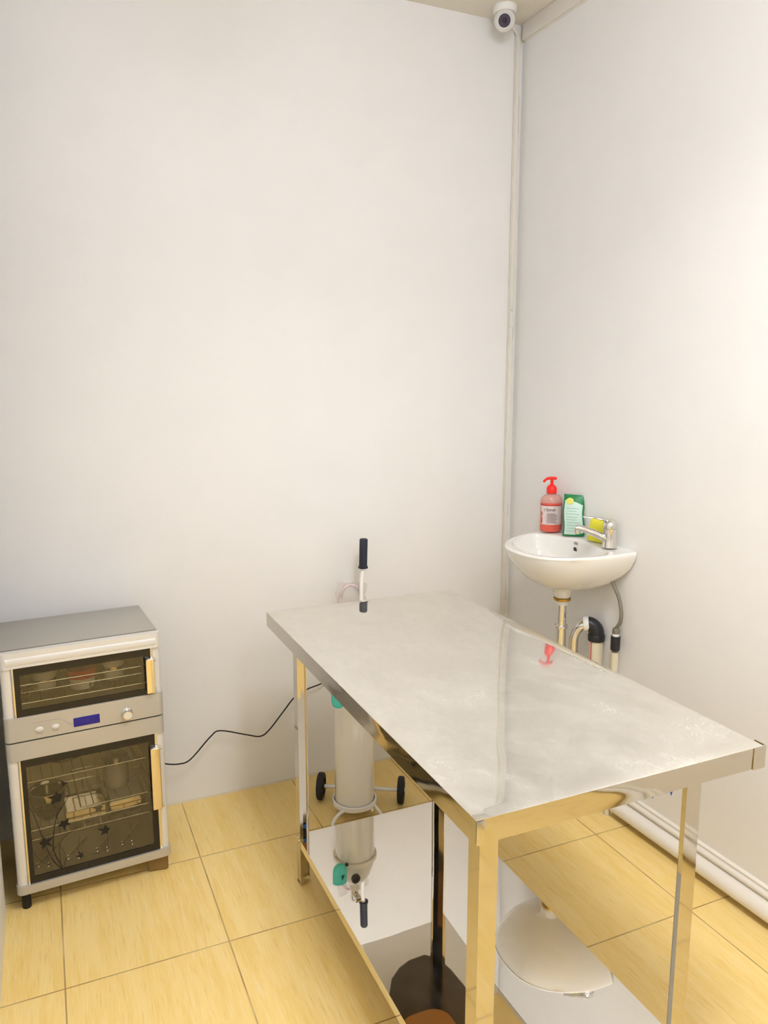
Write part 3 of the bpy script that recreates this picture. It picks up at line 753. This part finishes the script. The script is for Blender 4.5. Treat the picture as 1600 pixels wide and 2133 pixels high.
circ = lambda r, z: (lambda i, t: (BX+r*math.cos(t), BY+r*math.sin(t), z))
addring(circ(.022, .822)); addring(circ(.030, .824)); addring(circ(.034, .835)); addring(circ(.037, .856))
addring(under(.30, .868)); addring(under(.48, .882)); addring(under(.66, .907)); addring(under(.80, .937, .7)); addring(under(.91, .972, .3)); addring(under(.972, 1.002, .1)); addring(under(.995, 1.018, 0))
def rim(s, z):
    def f(i, t):
        x, y = O[i]; return (BX+x*s if x < 0 else BX+x, BY+y*s, zrim(t, z))
    return f
addring(rim(1.0, 1.024)); addring(rim(.996, 1.029)); addring(rim(.985, 1.032)); addring(rim(.965, 1.032))
def mixr(w, z):
    def f(i, t):
        x, y = O[i]; a, b = inner(t)
        return (BX+(x*.965 if x < 0 else x)*(1-w)+a*w, BY+y*.965*(1-w)+b*w, zrim(t, z))
    return f
addring(mixr(.45, 1.0315)); addring(mixr(.88, 1.031)); addring(mixr(1, 1.027))
def inn(k, z, w=1):
    def f(i, t):
        a, b = inner(t, k); return (BX+a, BY+b, z+.011*math.cos(t)*w)
    return f
addring(inn(.975, 1.016)); addring(inn(.94, .99)); addring(inn(.87, .955, .5)); addring(inn(.74, .926, .2)); addring(inn(.52, .908, 0)); addring(inn(.28, .900, 0)); addring(circ(.022, .897))
for a, b in zip(rings, rings[1:]):
    for k in range(NB): bm.faces.new((a[k], a[(k+1)%NB], b[(k+1)%NB], b[k]))
bm.faces.new(rings[0][::-1]); bm.faces.new(rings[-1])
basin = thing('wall_basin', 'white porcelain hand basin mounted on the right wall near the corner', 'washbasin')
basin.matrix_world = RWM
bo = obj('bowl', bm, M['porcelain'], basin, smooth=60)
bm = B(); lathe(bm, [(0, .0), (.02, .0), (.0205, .002), (.012, .003), (0, .003)], c=(BX, BY, .8972), n=24); obj('drain', bm, M['chrome'], basin)
# overflow hole and maker's mark on the inner wall
def wall_pt(th, k, z): a, b = inner(th, k); return Vector((BX+a, BY+b, z))
th = .25
bm = B(); P = wall_pt(th, .958, .996); lathe(bm, [(0, 0), (.0115, 0), (.0115, .003), (0, .003)], n=20, mtx=Matrix.Translation(P) @ Matrix.Rotation(-PI/2-.35, 4, 'Y') @ Matrix.Diagonal((1.3, .75, 1, 1)))
obj('overflow_hole', bm, M['lens_core'], basin)
bm = B()
for q in (0, .010): bx(bm, -.011, -.0004, q*.6, .011, .0004, q*.6+.004)
obj('maker_mark', bm, M['ink_grey'], basin, mtx=Matrix.Translation(wall_pt(th, .955, 1.019)) @ Matrix.Rotation(PI/2, 4, 'Z'))

# tap
TPX, TPY, TPZ = 1.858, 2.192, 1.0415
tap = thing('basin_tap', 'chrome single-lever tap on the right end of the white basin', 'tap')
tap.matrix_world = RWM @ Matrix.Translation((TPX, TPY, TPZ)) @ Matrix.Rotation(math.radians(146), 4, 'Z')
# local +x = spout direction
bm = B(); lathe(bm, [(0, 0), (.0285, 0), (.0285, .004), (.0265, .010), (.0245, .035), (.0245, .066), (.0255, .07)], n=32); lathe(bm, [(.0235, .07), (.0, .07)], n=32)
obj('tap_body', bm, M['chrome'], tap)
bm = B(); tube(bm, smooth_pts([(.0, 0, .022), (.030, 0, .040), (.07, 0, .056), (.108, 0, .068), (.124, 0, .068)], 6), [.021]*1+[.020]*6+[.0175]*6+[.0155]*6+[.0145]*5+[.013], 20, flat=.78)
obj('spout', bm, M['chrome'], tap)
bm = B(); lathe(bm, [(0, -.016), (.0105, -.016), (.0115, -.002), (.0115, .004), (0, .006)], c=(.116, 0, .062), n=20); obj('aerator', bm, M['chrome'], tap)
bm = B(); lathe(bm, [(.0262, .071), (.0268, .078), (.026, .090), (.018, .101), (.008, .105), (0, .1055)], n=32)
tube(bm, smooth_pts([(-.008, 0, .092), (.02, 0, .101), (.06, 0, .108), (.098, 0, .110)], 5), [.019]*4+[.015]*4+[.011]*4+[.0085]*3+[.007], 16, flat=.42)
obj('lever', bm, M['chrome'], tap)

# waste pipe and trap
wt = thing('drain_trap', 'chrome waste pipe and trap with a black rubber elbow under the white basin', 'drain pipe'); wt.matrix_world = RWM
PX, PY = BX, BY
bm = B(); lathe(bm, [(.030, .812), (.033, .814), (.033, .8215), (.022, .8225), (.022, .812), (.030, .812)], c=(PX, PY, 0), n=28); obj('brass_washer', bm, M['brass'], wt)
bm = B(); lathe(bm, [(0, .812), (.0215, .812), (.0215, .795), (0, .795)], c=(PX, PY, 0), n=24); obj('white_gasket', bm, M['white_plastic'], wt)
bm = B(); lathe(bm, [(.0185, .795), (.0185, .715)], c=(PX, PY, 0), n=24)
lathe(bm, [(0, .715), (.0185, .715), (.0255, .713), (.0265, .708), (.0255, .702), (.020, .700), (.0205, .60), (.0235, .598), (.0235, .585), (.0205, .583), (.0205, .48), (0, .48)], c=(PX, PY, 0), n=28)
obj('tailpiece', bm, M['chrome'], wt)
E1 = Vector((1.855, 2.268, .695)); side = Vector((.038, -.030, 0))
bm = B(); tube(bm, smooth_pts([(PX, PY, .50), (PX+.004, PY-.006, .465), (PX+.020, PY-.018, .452), (PX+.034, PY-.032, .468), (PX+.036, PY-.036, .52), (PX+.036, PY-.036, .575), (PX+.034, PY-.036, .63), (PX+.036, PY-.038, .675), (PX+.048, PY-.050, .71), (PX+.066, PY-.064, .724)], 6), .0175, 20)
obj('trap_bend', bm, M['chrome'], wt)
bm = B(); lathe(bm, [(.0175, .585), (.0245, .587), (.0245, .598), (.0175, .600)], c=(PX+.036, PY-.036, 0), n=24); obj('trap_nut', bm, M['chrome'], wt)
d = Vector((.58, -.55, .12)).normalized(); q = d.to_track_quat('Z', 'Y').to_matrix().to_4x4(); Q0 = Vector((PX+.060, PY-.058, .724))
bm = B(); lathe(bm, [(.0175, 0), (.027, .002), (.029, .008), (.029, .022), (0, .022)], n=28, mtx=Matrix.Translation(Q0) @ q); obj('white_collar', bm, M['white_plastic'], wt)
Q1 = Q0 + d*.016
dh = Vector((.725, -.689, 0))
ELB = [Q1 + dh*.034*math.sin(PI/2*k/8) - Vector((0, 0, .034*(1-math.cos(PI/2*k/8)))) for k in range(9)]; EP = ELB[-1]; ELB.append(EP-Vector((0, 0, .008)))
bm = B(); tube(bm, ELB, .0285, 24)
lathe(bm, [(0, 0), (.031, 0), (.032, .004), (.032, .022), (.030, .026), (0, .026)], c=(EP.x, EP.y, EP.z-.028), n=28)
obj('rubber_elbow', bm, M['black_plastic'], wt)
bm = B(); lathe(bm, [(.027, 0), (.027, .67), (0, .67)], c=(EP.x, EP.y, 0), n=28); wp = obj('waste_pipe', bm, M['pvc'], wt)
bm = B(); bx(bm, -.0035, -.0280, .30, .0035, -.0268, .668); obj('red_stripe', bm, M['pipe_red'], wt, mtx=Matrix.Translation((EP.x, EP.y, 0)) @ Matrix.Rotation(math.radians(-82), 4, 'Z'))
# water supply
ws = thing('supply_hose', 'braided grey supply hose joining a white pipe under the right end of the basin', 'hose'); ws.matrix_world = RWM
HX, HY = 1.872, 2.150
bm = B(); tube(bm, smooth_pts([(1.858, 2.185, .95), (1.864, 2.170, .91), (HX, HY-.006, .86), (HX+.004, HY-.018, .81), (HX+.004, HY-.016, .77), (HX, HY-.004, .747), (HX, HY, .734)], 8), .0068, 12); obj('hose', bm, M['hose'], ws)
bm = B(); lathe(bm, [(.008, .744), (.013, .740), (.014, .728), (.012, .720), (.0, .720)], c=(HX, HY, 0), n=12); obj('hose_nut', bm, M['hose'], ws)
bm = B(); lathe(bm, [(.0125, .722), (.0135, .710), (0, .710)], c=(HX, HY, 0), n=18); obj('white_thread_tape', bm, M['white_plastic'], ws)
bm = B(); lathe(bm, [(0, .713), (.0165, .713), (.0175, .709), (.0175, .662), (.0155, .658), (0, .658)], c=(HX, HY, 0), n=20); obj('black_socket', bm, M['black_plastic'], ws)
bm = B(); lathe(bm, [(0, .65), (.0135, .65), (.0135, 0), (0, 0)], c=(HX, HY, 0), n=20); obj('supply_pipe', bm, M['pvc'], ws)

# soap bottle
sb = thing('soap_bottle', 'red hand scrub pump bottle standing at the far left of the basin rim', 'soap bottle')
sb.matrix_world = RWM @ Matrix.Translation((1.858, 2.540, 1.0425)) @ Matrix.Rotation(-.52, 4, 'Z') @ Matrix.Diagonal((1.12, 1.12, 1.0, 1))
bm = B(); lathe(bm, [(0, 0), (.034, 0), (.0375, .004), (.038, .012), (.038, .118), (0, .118)], n=36, sy=.8); body = obj('bottle_body', bm, M['red_liquid'], sb)
bm = B(); lathe(bm, [(.0381, .117), (.0378, .128), (.034, .138), (.024, .147), (.016, .151), (.016, .158), (0, .158)], n=36, sy=.8); obj('bottle_shoulder', bm, M['pink_clear'], sb)
bm = B(); lathe(bm, [(.0384, .106), (.0384, .1095)], n=36, sy=.8); obj('liquid_line', bm, M['red_dark'], sb, smooth=60)
bm = B(); arc = [(.0388*math.sin(a), -.8*.0388*math.cos(a)) for a in [(-1.25+2.35*k/16) for k in range(17)]]
va = [bm.verts.new((x, y, .030)) for x, y in arc]; vb = [bm.verts.new((x, y, .106)) for x, y in arc]
for k in range(16): bm.faces.new((va[k], va[k+1], vb[k+1], vb[k]))
lb = obj('label', bm, M['label'], sb, smooth=60)
text_mesh('brand_text', 'l Scrub', .0165, M['ink'], lb, Matrix.Translation((-.029, -.0335, .0865)) @ Matrix.Rotation(PI/2, 4, 'X') @ Matrix.Diagonal((.88, 1, 1, 1)))
bm = B()
for k in range(9):
    w = .038 - .004*((k*7) % 3); bx(bm, -.019, -.0334, .039+k*.0046, -.019+w, -.0326, .0405+k*.0046)
obj('small_print', bm, M['ink_grey'], lb)
bm = B(); bx(bm, -.0365, -.0170, .034, -.0315, -.0150, .060, .0005); bx(bm, -.0365, -.0185, .064, -.0335, -.0165, .082, .0005); obj('red_mark', bm, M['red_dark'], lb, mtx=Matrix.Rotation(0, 4, 'Z'))
bm = B(); lathe(bm, [(0, .155), (.0185, .155), (.0185, .175), (.014, .184), (.008, .189), (.0055, .192), (.0055, .213), (0, .213)], n=26)
tube(bm, smooth_pts([(.016, 0, .2135), (0, 0, .2155), (-.018, 0, .212), (-.030, 0, .199)], 5), [.006]*5+[.0062]*5+[.0048]*5+[.0042], 12)
obj('pump', bm, M['red_plastic'], sb)

# refill pouch leaning on the wall
pk = thing('refill_pouch', 'green and mint refill pouch leaning on the wall between red bottle and tap', 'pouch')
pk.matrix_world = RWM @ Matrix.Translation((1.868, 2.408, 1.0425)) @ Matrix.Diagonal((1.1, 1.1, 1, 1)) @ Matrix.Rotation(-.80, 4, 'Z') @ Matrix.Rotation(-.03, 4, 'Y') @ Matrix.Rotation(-.12, 4, 'X')
Hh, Ww = .165, .038
def pouch_pt(u, w, s):
    th = .014*math.sin(PI*min(1, max(0, u)))**.6*math.sin(PI*min(1, max(0, .06+w*.94)))**.55 if 0 < u < 1 else 0
    x = (-Ww+2*Ww*u)*(1-.04*math.sin(PI*w)); return (x + .002*math.sin(w*8), s*th - .004*math.sin(w*5), Hh*w - .010*(1-w)*0 - .006*u*w)
bm = B(); n = 20; g2 = {}
for s in (-1, 1):
    for i in range(n+1):
        for j in range(n+1): g2[i, j, s] = bm.verts.new(pouch_pt(i/n, j/n, s))
    for i in range(n):
        for j in range(n): bm.faces.new((g2[i,j,s], g2[i+1,j,s], g2[i+1,j+1,s], g2[i,j+1,s]))
bmesh.ops.remove_doubles(bm, verts=bm.verts, dist=.0002)
pb = obj('pouch_body', bm, M['green'], pk, smooth=60)
def patch(name, m, u0, u1, w0, w1, off, parent, shape=None, nn=12):
    bm = B(); g3 = {}
    for i in range(nn+1):
        for j in range(nn+1):
            u = u0+(u1-u0)*i/nn; w = w0+(w1-w0)*j/nn
            if shape: u, w = shape(i/nn, j/nn)
            p = pouch_pt(u, w, -1); g3[i, j] = bm.verts.new((p[0], p[1]-off, p[2]))
    for i in range(nn):
        for j in range(nn): bm.faces.new((g3[i,j], g3[i+1,j], g3[i+1,j+1], g3[i,j+1]))
    return obj(name, bm, m, parent, smooth=60)
lab = patch('pouch_label', M['mint'], .06, .93, .05, .86, .0012, pb, shape=lambda a, b: (.07+.86*a, .04+(.82 - .10*a*a)*b))
def disc(a, b):
    r = .5*b; t = 2*PI*a; return (.30+r*.36*math.cos(t), .84+r*.16*math.sin(t))
patch('yellow_badge', M['yellow_print'], 0, 1, 0, 1, .0026, lab, shape=disc, nn=16)
for k in range(9):
    patch('print_line', M['mint_print'], .16+.04*(k % 2), .80-.12*((k*5) % 3)/2, .12+k*.068, .134+k*.068, .0022, lab, nn=4)
patch('green_corner', M['green'], .62, .95, .015, .075, .0024, lab, nn=5)

# sponge behind the tap
sp = thing('kitchen_sponge', 'yellow sponge with green scouring side standing behind the tap', 'sponge')
sp.matrix_world = RWM @ Matrix.Translation((1.874, 2.282, 1.0435)) @ Matrix.Rotation(-.9, 4, 'Z') @ Matrix.Rotation(.14, 4, 'Y')
bm = B(); bx(bm, -.034, -.016, 0, .034, .010, .088, .008, 3); obj('sponge_foam', bm, M['sponge'], sp)
bm = B(); bx(bm, -.034, .0102, .001, .034, .017, .090, .003, 2); obj('scouring_pad', bm, M['scour'], sp)

# ------------------------------------------------------------------ security camera
cc = thing('security_camera', 'white security camera with a dark lens mounted high in the corner', 'camera', (1.748, 2.785, CEIL))
bm = B(); lathe(bm, [(0, 0), (.046, 0), (.047, -.006), (.045, -.018), (.040, -.024), (0, -.024)], n=36); obj('mount', bm, M['white_plastic'], cc)
aim = (Vector((0, 0, 1.5)) - Vector((1.775, 2.78, 3.0))); aim = Vector((-.50, -.75, -.42)).normalized()
q = aim.to_track_quat('Z', 'Y').to_matrix().to_4x4(); c0 = Vector((.0, .0, -.047)) - aim*.01
bm = B(); lathe(bm, [(0, -.046), (.018, -.042), (.031, -.032), (.039, -.014), (.041, .004), (.039, .022), (.034, .034), (.030, .038), (.028, .034), (0, .034)], n=36, mtx=Matrix.Translation(c0) @ q)
head = obj('head', bm, M['white_plastic'], cc)
bm = B(); lathe(bm, [(0, .0345), (.023, .0345), (.023, .039), (.021, .0405), (0, .0405)], n=32, mtx=Matrix.Translation(c0) @ q); ln = obj('lens_window', bm, M['lens'], head)
bm = B(); lathe(bm, [(0, .0406), (.009, .0406), (.008, .043), (0, .044)], n=24, mtx=Matrix.Translation(c0) @ q); obj('lens', bm, M['lens_core'], ln)
bm = B(); tube(bm, smooth_pts([(.03, .05, -.004), (.09, .085, -.02), (.13, .095, -.06), (.134, .100, -.09)], 6), .003, 8); obj('camera_lead', bm, M['conduit'], cc)
